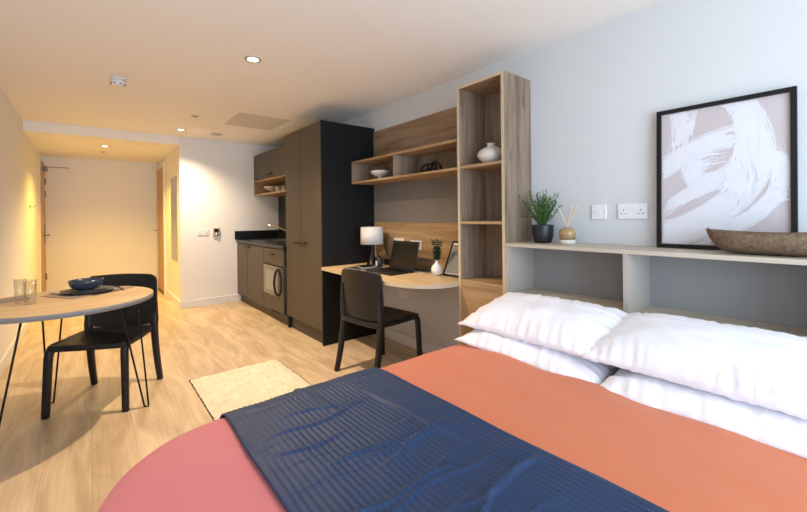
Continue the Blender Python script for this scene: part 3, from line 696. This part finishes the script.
# ---------------------------------------------------------------- chairs
def make_chair(label, loc, rz):
    t = thing('dining_chair' if False else 'plastic_chair', label, 'chair', loc, rz, 'black plastic stacking chairs')
    P = M['plastic']
    # seat (front is -y)
    def seat_z(a, b): return .440-.014*(1-a*a)*(1-b*b)-.012*max(0, -b)**3*0
    bm = bmesh.new(); n = 24
    def sp(u, v, off):
        a, b = u*2-1, v*2-1; e = .28
        # squircle mapping
        x = a*math.sqrt(1-b**4*.10); y = b*math.sqrt(1-a**4*.10)
        w = .222-.012*(b > 0)*b
        return Vector((x*w*1.04, y*.225*1.04-.005, seat_z(a, b)-off-.012*max(0, max(abs(a), abs(b))-.8)*5*.4))
    tp = [[bm.verts.new(sp(i/n, j/n, 0)) for j in range(n+1)] for i in range(n+1)]
    bt = [[bm.verts.new(sp(i/n, j/n, .036)) for j in range(n+1)] for i in range(n+1)]
    for i in range(n):
        for j in range(n):
            bm.faces.new((tp[i][j], tp[i+1][j], tp[i+1][j+1], tp[i][j+1])); bm.faces.new((bt[i][j], bt[i][j+1], bt[i+1][j+1], bt[i+1][j]))
    for i in range(n):
        bm.faces.new((tp[i][0], bt[i][0], bt[i+1][0], tp[i+1][0])); bm.faces.new((tp[i][n], tp[i+1][n], bt[i+1][n], bt[i][n]))
        bm.faces.new((tp[0][i], tp[0][i+1], bt[0][i+1], bt[0][i])); bm.faces.new((tp[n][i], bt[n][i], bt[n][i+1], tp[n][i+1]))
    obj('seat', bm, P, t, smooth=True, bevel=.006)
    # backrest: a curved shell with rounded top corners
    bm = bmesh.new(); nu, nv = 28, 22
    def bp(u, v, off):
        a = u*2-1; z = .45+.36*v
        # width narrows to the top with rounded corners
        w = .240-.004*v
        k = max(0, (v-.84)/.16); w2 = w-.042*(1-math.sqrt(max(0, 1-k*k)))
        k0 = max(0, (.25-v)/.25); w2 -= .03*k0*k0
        x = a*w2; y = .178+.018*v+.028*(1-a*a)-.028
        return Vector((x, y+.02+off, z+.006*(1-a*a)*(v)-.02*(1-v)*(1-a*a)))
    A = [[bm.verts.new(bp(i/nu, j/nv, 0)) for j in range(nv+1)] for i in range(nu+1)]
    D = [[bm.verts.new(bp(i/nu, j/nv, .014)) for j in range(nv+1)] for i in range(nu+1)]
    for i in range(nu):
        for j in range(nv):
            bm.faces.new((A[i][j], A[i][j+1], A[i+1][j+1], A[i+1][j])); bm.faces.new((D[i][j], D[i+1][j], D[i+1][j+1], D[i][j+1]))
        bm.faces.new((A[i][0], A[i+1][0], D[i+1][0], D[i][0])); bm.faces.new((A[i][nv], D[i][nv], D[i+1][nv], A[i+1][nv]))
    for j in range(nv):
        bm.faces.new((A[0][j], D[0][j], D[0][j+1], A[0][j+1])); bm.faces.new((A[nu][j], A[nu][j+1], D[nu][j+1], D[nu][j]))
    obj('backrest', bm, P, t, smooth=True, bevel=.004)
    for s in (-1, 1):
        bm = bmesh.new()
        pts = curve_pts([(s*.200, -.08, .424), (s*.205, -.155, .425), (s*.208, -.200, .412), (s*.211, -.221, .375), (s*.214, -.226, .30), (s*.218, -.232, .15), (s*.222, -.238, 0)], 5)
        nn = len(pts); tube(bm, pts, [.013+.009*min(1, i/8)-.005*max(0, i-10)/nn for i in range(nn)], 12, sq=.6); obj('leg', bm, P, t, smooth=True)
        bm = bmesh.new()
        pts = curve_pts([(s*.219, .205, .70), (s*.220, .200, .60), (s*.219, .192, .50), (s*.216, .188, .43), (s*.216, .200, .32), (s*.219, .228, .15), (s*.223, .262, 0)], 5)
        nn = len(pts); tube(bm, pts, [.006+.018*min(1, i/12)-.006*max(0, i-14)/nn*1.6 for i in range(nn)], 12, sq=.6); obj('leg', bm, P, t, smooth=True)
    return t
ch = make_chair('black plastic chair pulled up to the round dining table', (.088, 3.345, 0), R(-28.7))
dup(ch, (1.80, 2.53, 0), R(97.5), 'black plastic chair pulled up to the oak desk', 'black plastic stacking chairs')

# ---------------------------------------------------------------- dining table
TX, TY = -.118, 3.04; TR = .44
t = thing('dining_table', 'small round oak dining table with black hairpin legs against the left wall', 'table', (TX, TY, 0))
bm = bmesh.new(); lathe(bm, [(0, .722), (TR-.001, .722), (TR-.001, .75), (0, .75)], 96); obj('tabletop', bm, M['tbl'], t)
bm = bmesh.new(); lathe(bm, [(TR-.0015, .723), (TR, .7235), (TR, .7485), (TR-.0015, .749)], 96, cap0=False, cap1=False); obj('edge_band', bm, M['tedge'], t, smooth=True)
for fx, fy, a, px, py in ((-.285, -.24, 220, 1, -.1), (-.09, .44, 101, 1, 0), (.392, -.03, -4, .85, -.5)):
    ux, uy = math.cos(R(a)), math.sin(R(a))
    tx, ty = fx-ux*.09, fy-uy*.09
    bm = bmesh.new()
    tube(bm, curve_pts([(tx+px*.055, ty+py*.055, .72), (fx+px*.014, fy+py*.014, .03), (fx, fy, .006), (fx-px*.014, fy-py*.014, .03), (tx-px*.055, ty-py*.055, .72)], 6), .0055)
    box(bm, tx-.05, tx+.05, ty-.05, ty+.05, .717, .7218)
    obj('leg', bm, M['blackmetal'], t, smooth=True, label='black hairpin leg')
# table setting
def on_table(name, bm, m, label, cat, x, y, z, rz=0, **k):
    o = obj(name, bm, m, **k); tag(o, label, cat); o.location = (x, y, z); o.rotation_euler = (0, 0, rz); return o
on_table('placemat', B((-.19, .19, -.14, .14, 0, .003)), M['placemat'], 'brown woven placemat under the plates on the round table', 'placemat', .0, 3.235, .7505, R(33))
on_table('dinner_plate', (lambda b: (lathe(b, [(0, 0), (.085, 0), (.135, .012), (.14, .016), (.134, .016), (.085, .006), (0, .005)], 40), b)[1])(bmesh.new()), M['greycer'], 'dark grey dinner plate on the placemat', 'plate', -.01, 3.225, .7538, smooth=True)
on_table('side_plate', (lambda b: (lathe(b, [(0, 0), (.06, 0), (.1, .012), (.104, .016), (.099, .016), (.06, .006), (0, .005)], 40), b)[1])(bmesh.new()), M['greycer'], 'smaller dark side plate between dinner plate and blue bowl', 'plate', -.01, 3.225, .7602, smooth=True)
on_table('cereal_bowl', (lambda b: (lathe(b, bowlprof(.092, .066, .45), 40), b)[1])(bmesh.new()), M['navycer'], 'navy blue glazed bowl stacked on the plates', 'bowl', -.02, 3.235, .7668, smooth=True)
def cutlery(kind, label, x, y, rz, z=.7540):
    bm = bmesh.new()
    if kind == 'knife':
        prism(bm, [(-.10, -.006), (-.01, -.006), (.0, -.008), (.09, -.009), (.105, .004), (.0, .006), (-.10, .006)], 0, .003)
    elif kind == 'fork':
        prism(bm, [(-.10, -.006), (.03, -.003), (.05, -.011), (.06, -.012), (.06, .012), (.05, .011), (.03, .003), (-.10, .006)], 0, .003)
        for k in (-1, 0, 1): box(bm, .06, .10, k*.009-.002, k*.009+.002, 0, .003)
    else:
        prism(bm, [(-.10, -.006), (.04, -.003), (.055, -.015), (.075, -.019), (.095, -.014), (.103, 0), (.095, .014), (.075, .019), (.055, .015), (.04, .003), (-.10, .006)], 0, .003)
    o = obj(kind, bm, M['cutlery'], bevel=.0008); tag(o, label, 'cutlery'); o.location = (x, y, z); o.rotation_euler = (0, 0, rz)
cutlery('fork', 'steel fork on the placemat left of the grey plates', -.143, 3.225, R(123))
cutlery('knife', 'steel knife on the placemat in front of the grey plates', .085, 3.12, R(40))
cutlery('spoon', 'steel spoon on the placemat beside the knife', .155, 3.26, R(100))
GA, GB = (-.310, 3.085), (-.262, 3.005)
def tumbler(label, x, y, r, h):
    bm = bmesh.new(); lathe(bm, [(0, 0), (r*.8, 0), (r, h), (r-.002, h), (r*.8-.003, .012), (0, .010)], 32)
    on_table('water_glass', bm, M['glass'], label, 'glass', x, y, .7502, smooth=True)['group'] = 'clear glasses on the round table'
tumbler('clear tall water glass on the round table, nearer the left wall', GA[0], GA[1], .028, .135)
tumbler('clear tall water glass on the round table, nearer the placemat', GB[0], GB[1], .030, .135)
on_table('folded_napkin', (lambda b: (box(b, -.07, .07, -.055, .055, 0, .006), box(b, -.068, .066, -.05, .055, .006, .010), b)[2])(bmesh.new()), mat('napkin_linen', '8B7F78', .9, noise_amt=.08, noise_scale=60), 'folded taupe napkin on the round table behind the glasses', 'napkin', -.36, 3.22, .7505, R(20), bevel=.002)

# ---------------------------------------------------------------- desk things
DZ = .7502
t = thing('desk_lamp', 'small table lamp with grey drum shade and black cone base on the desk', 'lamp', (2.125, 3.10, DZ))
bm = bmesh.new(); lathe(bm, [(0, 0), (.058, 0), (.058, .012), (.05, .02), (.03, .08), (.017, .15), (.012, .2), (.012, .24), (0, .24)], 32); obj('lamp_base', bm, M['blackmetal'], t, smooth=True)
bm = bmesh.new(); lathe(bm, [(.110, .205), (.106, .370)], 48, cap0=False, cap1=False); obj('lamp_shade', bm, M['shade'], t, smooth=True, solid=.003)
bm = bmesh.new(); tube(bm, [(-.106, 0, .36), (.106, 0, .36)], .002); tube(bm, [(0, 0, .24), (0, 0, .36)], .005); obj('shade_ring', bm, M['blackmetal'], t)
# round decorative disc behind the lamp
t = thing('round_mirror', 'round dark tinted mirror standing behind the desk lamp', 'mirror', (2.262, 2.975, DZ))
bm = bmesh.new(); lathe(bm, [(0, -.004), (.105, -.004), (.105, .004), (0, .004)], 48); k = obj('mirror_disc', bm, mat('smoked_mirror', '8A7765', .35, .5, noise_amt=.02), t); k.rotation_euler = (0, R(84), 0); k.location = (.0, 0, .155)
bm = bmesh.new(); box(bm, -.04, .03, -.06, .06, 0, .055); obj('mirror_stand', bm, M['blackmetal'], t, bevel=.004)
t = thing('diffuser_bottle', 'black diffuser bottle with a white label and dark reeds on the desk', 'diffuser', (2.10, 2.945, DZ))
bm = bmesh.new(); lathe(bm, [(0, 0), (.03, 0), (.032, .005), (.032, .065), (.02, .08), (.012, .088), (.012, .1), (0, .1)], 28); obj('bottle', bm, M['pot'], t, smooth=True)
obj('paper_label', B((-.035, -.0335, -.016, .012, .015, .058)), M['pages'], t)
for k in range(6):
    a = k*1.1; bm = bmesh.new(); tube(bm, [(0, 0, .03), (.035*math.cos(a), .035*math.sin(a), .17)], .0014, 6); obj('reed', bm, M['blackmetal'], t)
# laptop
t = thing('laptop', 'open black laptop on the oak desk in front of the chair', 'laptop', (1.965, 2.607, DZ), 0)
obj('keyboard_base', B((-.125, .125, -.175, .175, .0, .016)), M['keys'], t, bevel=.004)
bm = bmesh.new()
for i in range(5):
    for j in range(13): box(bm, -.02+i*.024, -.002+i*.024, -.155+j*.0238, -.135+j*.0238, .016, .0178)
obj('keys', bm, M['blackmetal'], t)
obj('touchpad', B((-.1, -.04, -.05, .05, .016, .0167)), M['screen'], t)
lid = obj('screen_lid', B((0, .008, -.178, .178, 0, .245)), M['keys'], t, bevel=.003); lid.location = (.122, 0, .016); lid.rotation_euler = (0, R(14), 0)
scr = obj('display', B((-.0012, 0, -.163, .163, .018, .223)), M['screen'], t); scr.location = (.122, 0, .016); scr.rotation_euler = (0, R(14), 0)
bm = bmesh.new(); tube(bm, [(.122, -.15, .014), (.122, .15, .014)], .006); obj('hinge', bm, M['blackmetal'], t)
# magazines
def flat(name, label, cat, x, y, rz, w, d, h, m1, z=DZ):
    t = thing(name, label, cat, (x, y, z), rz)
    obj('pages', B((-w/2+.002, w/2-.002, -d/2+.002, d/2-.002, .0008, h-.001)), M['pages'], t)
    obj('cover', B((-w/2, w/2, -d/2, d/2, h-.001, h), (-w/2, w/2, -d/2, d/2, 0, .0008), (w/2-.001, w/2, -d/2, d/2, .0008, h-.001)), m1, t)
flat('magazine', 'dark magazine lying on the desk left of the laptop', 'magazine', 1.93, 2.95, R(12), .2, .27, .008, M['mag'])
flat('notebook', 'small black notebook resting on the dark magazine', 'notebook', 1.955, 2.96, R(-15), .12, .17, .011, M['blackmetal'], DZ+.0083)
bm = bmesh.new(); tube(bm, [(0, -.07, .004), (0, .06, .004), (0, .07, .004)], [.004, .004, .001], 8)
k = tag(obj('pen', bm, M['blackmetal'], smooth=True), 'thin black pen on the desk in front of the magazine', 'pen'); k.location = (1.80, 2.92, DZ); k.rotation_euler = (0, 0, R(25))
flat('folder', 'thin dark folder lying on the desk behind the laptop screen', 'folder', 2.20, 2.48, R(2), .13, .26, .008, M['mag'])
# vase with eucalyptus
t = thing('bud_vase', 'small round white vase with a eucalyptus sprig on the desk', 'vase', (2.13, 2.205, DZ))
bm = bmesh.new(); lathe(bm, [(0, 0), (.022, 0), (.04, .02), (.047, .045), (.041, .07), (.022, .092), (.011, .105), (.012, .118), (.009, .118), (.008, .105), (.018, .09), (0, .02)], 36); obj('vase_body', bm, M['white'], t, smooth=True)
rnd = random.Random(3)
def leafquad(bm, base, d, nrm, L, w):
    d = Vector(d).normalized(); nrm = Vector(nrm); s = d.cross(nrm).normalized(); up_ = s.cross(d)
    b = Vector(base); P_ = [b, b+d*L*.3+s*w, b+d*L*.7+s*w*.8, b+d*L, b+d*L*.7-s*w*.8, b+d*L*.3-s*w]
    v = [bm.verts.new(p) for p in P_]; c = bm.verts.new(b+d*L*.5+up_*w*.25)
    for i in range(6): bm.faces.new((v[i], v[(i+1) % 6], c))
stems = bmesh.new(); leaves = bmesh.new()
for sx, sy, hh in ((.0, -.035, .27), (-.01, .02, .27), (.0, -.005, .22)):
    pts = curve_pts([(0, 0, .09), (sx*.3, sy*.3, .15), (sx, sy, hh)], 8); tube(stems, pts, .0013, 5)
    for i in range(5, len(pts)):
        for k in range(2):
            a = i*1.9+k*PI; leafquad(leaves, pts[i], (math.cos(a), math.sin(a), .5), (0, 0, 1), rnd.uniform(.030, .042), .018)
obj('stems', stems, M['stem'], t); obj('leaves', leaves, M['euc'], t, solid=.0006)
# leaning patterned frame beside the tower
t = thing('small_picture_frame', 'black framed geometric pattern print leaning on the oak backboard beside the tower', 'picture', (2.165, 2.065, DZ), -PI/2)
t.rotation_euler = (R(-25), 0, -PI/2)
w, h = .21, .29
obj('frame', B((-w/2, w/2, -.012, 0, 0, .016), (-w/2, w/2, -.012, 0, h-.016, h), (-w/2, -w/2+.016, -.012, 0, .016, h-.016), (w/2-.016, w/2, -.012, 0, .016, h-.016)), M['blackmetal'], t, bevel=.001)
obj('print', B((-w/2+.014, w/2-.014, -.008, -.004, .014, h-.014)), M['pattern'], t)
bm = bmesh.new()
for i in range(8):
    for j in range(10):
        x, z = -.074+i*.021, .034+j*.0235
        tube(bm, [(x+.008*math.cos(a), -.0085, z+.009*math.sin(a)) for a in [PI*k/4 for k in range(9)]], .003, 4)
obj('pattern', bm, M['ink'], t)

# ---------------------------------------------------------------- ornaments on shelves
bm = bmesh.new(); lathe(bm, [(0, 0), (.034, 0), (.03, .008), (.02, .022), (.02, .03), (.055, .04), (.085, .062), (.094, .085), (.09, .085), (.08, .066), (.05, .046), (0, .038)], 40)
tag(obj('pedestal_bowl', bm, M['ceramic'], smooth=True), 'white pedestal bowl in the left compartment of the hanging shelf', 'bowl').location = (2.14, 2.97, 1.5665)
bm = bmesh.new()
pts = [(.03*math.sin(a*2)*1.0+0, .105*math.cos(a), .045+.033*math.sin(a)+.012*math.sin(3*a)) for a in [2*PI*k/60 for k in range(61)]]
tube(bm, pts, .008, 8)
pts = [(.02*math.cos(a)-.01, .06*math.cos(a+1)-.02, .04+.024*math.sin(a*2)) for a in [2*PI*k/50 for k in range(51)]]
tube(bm, pts, .0075, 8)
k = tag(obj('knot_sculpture', bm, mat('black_bronze', '1C1A18', .35, .6, noise_amt=.2), smooth=True), 'black looped knot sculpture in the right compartment of the hanging shelf', 'sculpture'); k.location = (2.13, 2.26, 1.5705)
bm = bmesh.new(); lathe(bm, [(0, 0), (.035, 0), (.055, .01), (.088, .04), (.096, .062), (.085, .09), (.05, .112), (.027, .122), (.026, .136), (.031, .142), (.026, .142), (.021, .135), (.02, .12), (0, .1)], 48)
tag(obj('squat_vase', bm, M['ceramic'], smooth=True), 'squat round white vase on the upper shelf of the oak tower', 'vase').location = (2.13, 1.66, 1.5685)

# ---------------------------------------------------------------- things on the headboard shelf
HZ = 1.0465
t = thing('potted_fern', 'spiky green plant in a black ribbed pot beside the tower on the headboard shelf', 'plant', (2.19, 1.318, HZ))
bm = bmesh.new(); seg = 64; rings = []
for r, z in ((.030, 0), (.040, .003), (.047, .03), (.05, .085), (.05, .088), (.045, .088), (.044, .07)):
    rings.append([((r+(.0016 if k % 2 and z < .086 and r > .04 else 0))*math.cos(2*PI*k/seg), (r+(.0016 if k % 2 and z < .086 and r > .04 else 0))*math.sin(2*PI*k/seg), z) for k in range(seg)])
loft(bm, rings); obj('pot', bm, M['pot'], t, smooth=True)
bm = bmesh.new(); lathe(bm, [(.044, .07), (.044, .078), (.02, .083), (0, .084)], 24); obj('soil', bm, M['soil'], t)
rnd = random.Random(11); bm = bmesh.new()
for k in range(46):
    a = rnd.uniform(0, 2*PI); lean = rnd.uniform(.03, .55); L_ = rnd.uniform(.10, .195)
    if lean > .55: L_ *= 1.05
    d = Vector((math.cos(a)*lean, math.sin(a)*lean, 1)).normalized(); b0 = Vector((math.cos(a)*.02*rnd.random(), math.sin(a)*.02*rnd.random(), .08))
    pts = [b0+d*L_*s_+Vector((math.cos(a), math.sin(a), 0))*.03*lean*s_*s_-Vector((0, 0, .03*lean*s_*s_)) for s_ in (0, .25, .5, .75, 1)]
    tube(bm, pts, [.0013]*4+[.0005], 4)
    for q in range(14):
        s_ = .2+.8*q/14; i = min(3, int(s_*4)); p = pts[i].lerp(pts[i+1], s_*4-i); aa = q*2.4+k
        dd = Vector((math.cos(aa), math.sin(aa), 0)).cross(d).normalized()*.45+d*.95
        leafquad(bm, p, dd, Vector((math.cos(aa), math.sin(aa), .2)), .022*(1.15-s_*.6), .0024)
obj('foliage', bm, M['leaf'], t)
rnd = random.Random(4); bm = bmesh.new()
for k in range(4):
    a = R(120+k*16); pts = curve_pts([(0, 0, .08), (math.cos(a)*.05, math.sin(a)*.05, .125), (math.cos(a)*.10, math.sin(a)*(.10+.015*k), .125+.005*k)], 6)
    tube(bm, pts, .0013, 4)
obj('trailing_stems', bm, M['stem'], t)
t.scale = (1.27,)*3
t = thing('reed_diffuser', 'gold mottled glass reed diffuser beside the potted plant', 'diffuser', (2.19, 1.158, HZ))
bm = bmesh.new(); lathe(bm, [(0, 0), (.034, 0), (.037, .006), (.037, .022)], 32, cap1=True); obj('base', bm, M['wax'], t, smooth=True)
bm = bmesh.new(); lathe(bm, [(.037, .0225), (.0385, .055), (.036, .068), (.028, .075), (.017, .077), (.016, .082), (.0, .082)], 32); obj('jar', bm, M['amber'], t, smooth=True)
for dx, dy, l in ((.0, .045, .18), (.005, -.018, .19), (-.01, -.03, .185), (.0, -.052, .185), (.012, -.042, .188), (-.006, -.022, .175)):
    bm = bmesh.new(); tube(bm, [(0, 0, .086), (dx, dy, l)], .0028, 6); obj('reed', bm, M['reed'], t)
t.scale = (1.2,)*3

# large framed print: local x along the wall (towards -Y world), -y to the room
fw_, fh = .512, .700
t = thing('framed_print', 'large black framed abstract white brush stroke print leaning on the headboard shelf', 'picture', (2.285, .464, HZ), -PI/2)
t.rotation_euler = (R(-1.6), 0, -PI/2)
e = .02
obj('frame', B((-fw_/2, fw_/2, -.02, 0, 0, e), (-fw_/2, fw_/2, -.02, 0, fh-e, fh), (-fw_/2, -fw_/2+e, -.02, 0, e, fh-e), (fw_/2-e, fw_/2, -.02, 0, e, fh-e)), M['blackmetal'], t, bevel=.001)
obj('print_paper', B((-fw_/2+e, fw_/2-e, -.008, -.004, e, fh-e)), M['paper'], t)
IW, IH = fw_-2*e, fh-2*e
bm = bmesh.new(); rnd = random.Random(8); layer = [0]
def stroke(ctrl, width, nfil=26, dry=.25, wob=.004):
    """one brush stroke made of bristle lines; ctrl in (u,v), v down"""
    P_ = curve_pts([(u*IW-IW/2, 0, e+IH*(1-v)) for u, v in ctrl], 14); n = len(P_)
    layer[0] += 1; width *= .87; y = -.0082-.0002*layer[0]
    for k in range(nfil):
        o = (k+.5)/nfil*2-1; hw = width/nfil*rnd.uniform(.7, 1.15)
        a0 = int(n*rnd.uniform(0, dry)*abs(o)**.5); a1 = n-int(n*rnd.uniform(0, dry*1.2)); hw *= 1.45 if abs(o) < .8 else .8
        gaps = set()
        if rnd.random() < dry*(.3+abs(o)):
            g0 = rnd.randint(0, n); gaps = set(range(g0, g0+rnd.randint(3, 9)))
        prev = None
        for i in range(a0, a1):
            tgt = (P_[min(i+1, n-1)]-P_[max(i-1, 0)]).normalized(); nn_ = Vector((-tgt.z, 0, tgt.x))
            c = P_[i]+nn_*(o*width+wob*noise.noise(Vector((i*.15, k*.4, layer[0]))))
            p, q = c+nn_*hw*1.05, c-nn_*hw*1.05
            if abs(p.x) > IW/2 or abs(q.x) > IW/2 or not (e < p.z < fh-e) or not (e < q.z < fh-e) or i in gaps: prev = None; continue
            yy = y-5e-6*k; cur = (bm.verts.new((p.x, yy, p.z)), bm.verts.new((q.x, yy, q.z)))
            if prev: bm.faces.new((prev[0], prev[1], cur[1], cur[0]))
            prev = cur
stroke([(.14, -.05), (.17, .15), (.13, .36)], .045, 16, .35)
stroke([(.28, -.02), (.24, .14), (.22, .34)], .03, 12, .4)
stroke([(-.1, .46), (.15, .36), (.4, .27), (.68, .22)], .062, 26, .15)
stroke([(.50, -.10), (.66, .02), (.76, .18), (.80, .36), (.74, .55), (.50, .78), (.2, .92), (-.1, .99)], .058, 34, .08)
stroke([(.60, -.05), (.70, .2), (.66, .42), (.52, .52), (.34, .54), (.28, .44), (.4, .37), (.55, .36)], .055, 26, .2)
stroke([(.80, .33), (.93, .45), (.92, .62), (.76, .78), (.45, .92), (.1, 1.02)], .042, 26, .2)
stroke([(-.05, .79), (.18, .66), (.45, .55), (.66, .40)], .035, 16, .4)
stroke([(-.05, .90), (.2, .84), (.5, .70), (.72, .50)], .05, 22, .25)
stroke([(.05, .68), (.3, .57), (.58, .46)], .02, 9, .5)
stroke([(.62, .42), (.66, .55), (.55, .66)], .07, 26, .2)
stroke([(.86, .60), (.95, .60), (1.05, .60)], .02, 8, .5); stroke([(.84, .68), (.95, .68), (1.05, .68)], .016, 7, .5)
obj('brush_strokes', bm, M['paint'], t, recalc=False)
# long rustic dish
bm = bmesh.new(); n1, n2 = 60, 20
def dish(u, v, inner):
    a = u*2-1; L_ = .21
    w = .085*max(0, 1-abs(a)**2.8)**.6+.0015
    top = .092+.014*abs(a)**2
    bot = .003+.098*abs(a)**6.5
    th = .010 if inner else 0
    ph = PI*v
    y = a*L_*(1-(.0+.04*inner))
    k = math.sin(ph)**.75
    hw = max(.0008, w-th); x = -math.cos(ph)*hw; z = top-(top-bot-th)*k
    return (x, y, z)
O_ = [[bm.verts.new(dish(i/n1, j/n2, 0)) for j in range(n2+1)] for i in range(n1+1)]
I_ = [[bm.verts.new(dish(i/n1, j/n2, 1)) for j in range(n2+1)] for i in range(n1+1)]
for i in range(n1):
    for j in range(n2):
        bm.faces.new((O_[i][j], O_[i+1][j], O_[i+1][j+1], O_[i][j+1])); bm.faces.new((I_[i][j], I_[i][j+1], I_[i+1][j+1], I_[i+1][j]))
    for j in (0, n2): bm.faces.new((O_[i][j], O_[i+1][j], I_[i+1][j], I_[i][j]))
for i in (0, n1):
    for j in range(n2): bm.faces.new((O_[i][j], O_[i][j+1], I_[i][j+1], I_[i][j]))
k = tag(obj('boat_shaped_dish', bm, M['wicker'], smooth=True), 'long brown rough boat shaped dish in front of the framed print', 'dish'); k.location = (2.14, .275, HZ-.002)
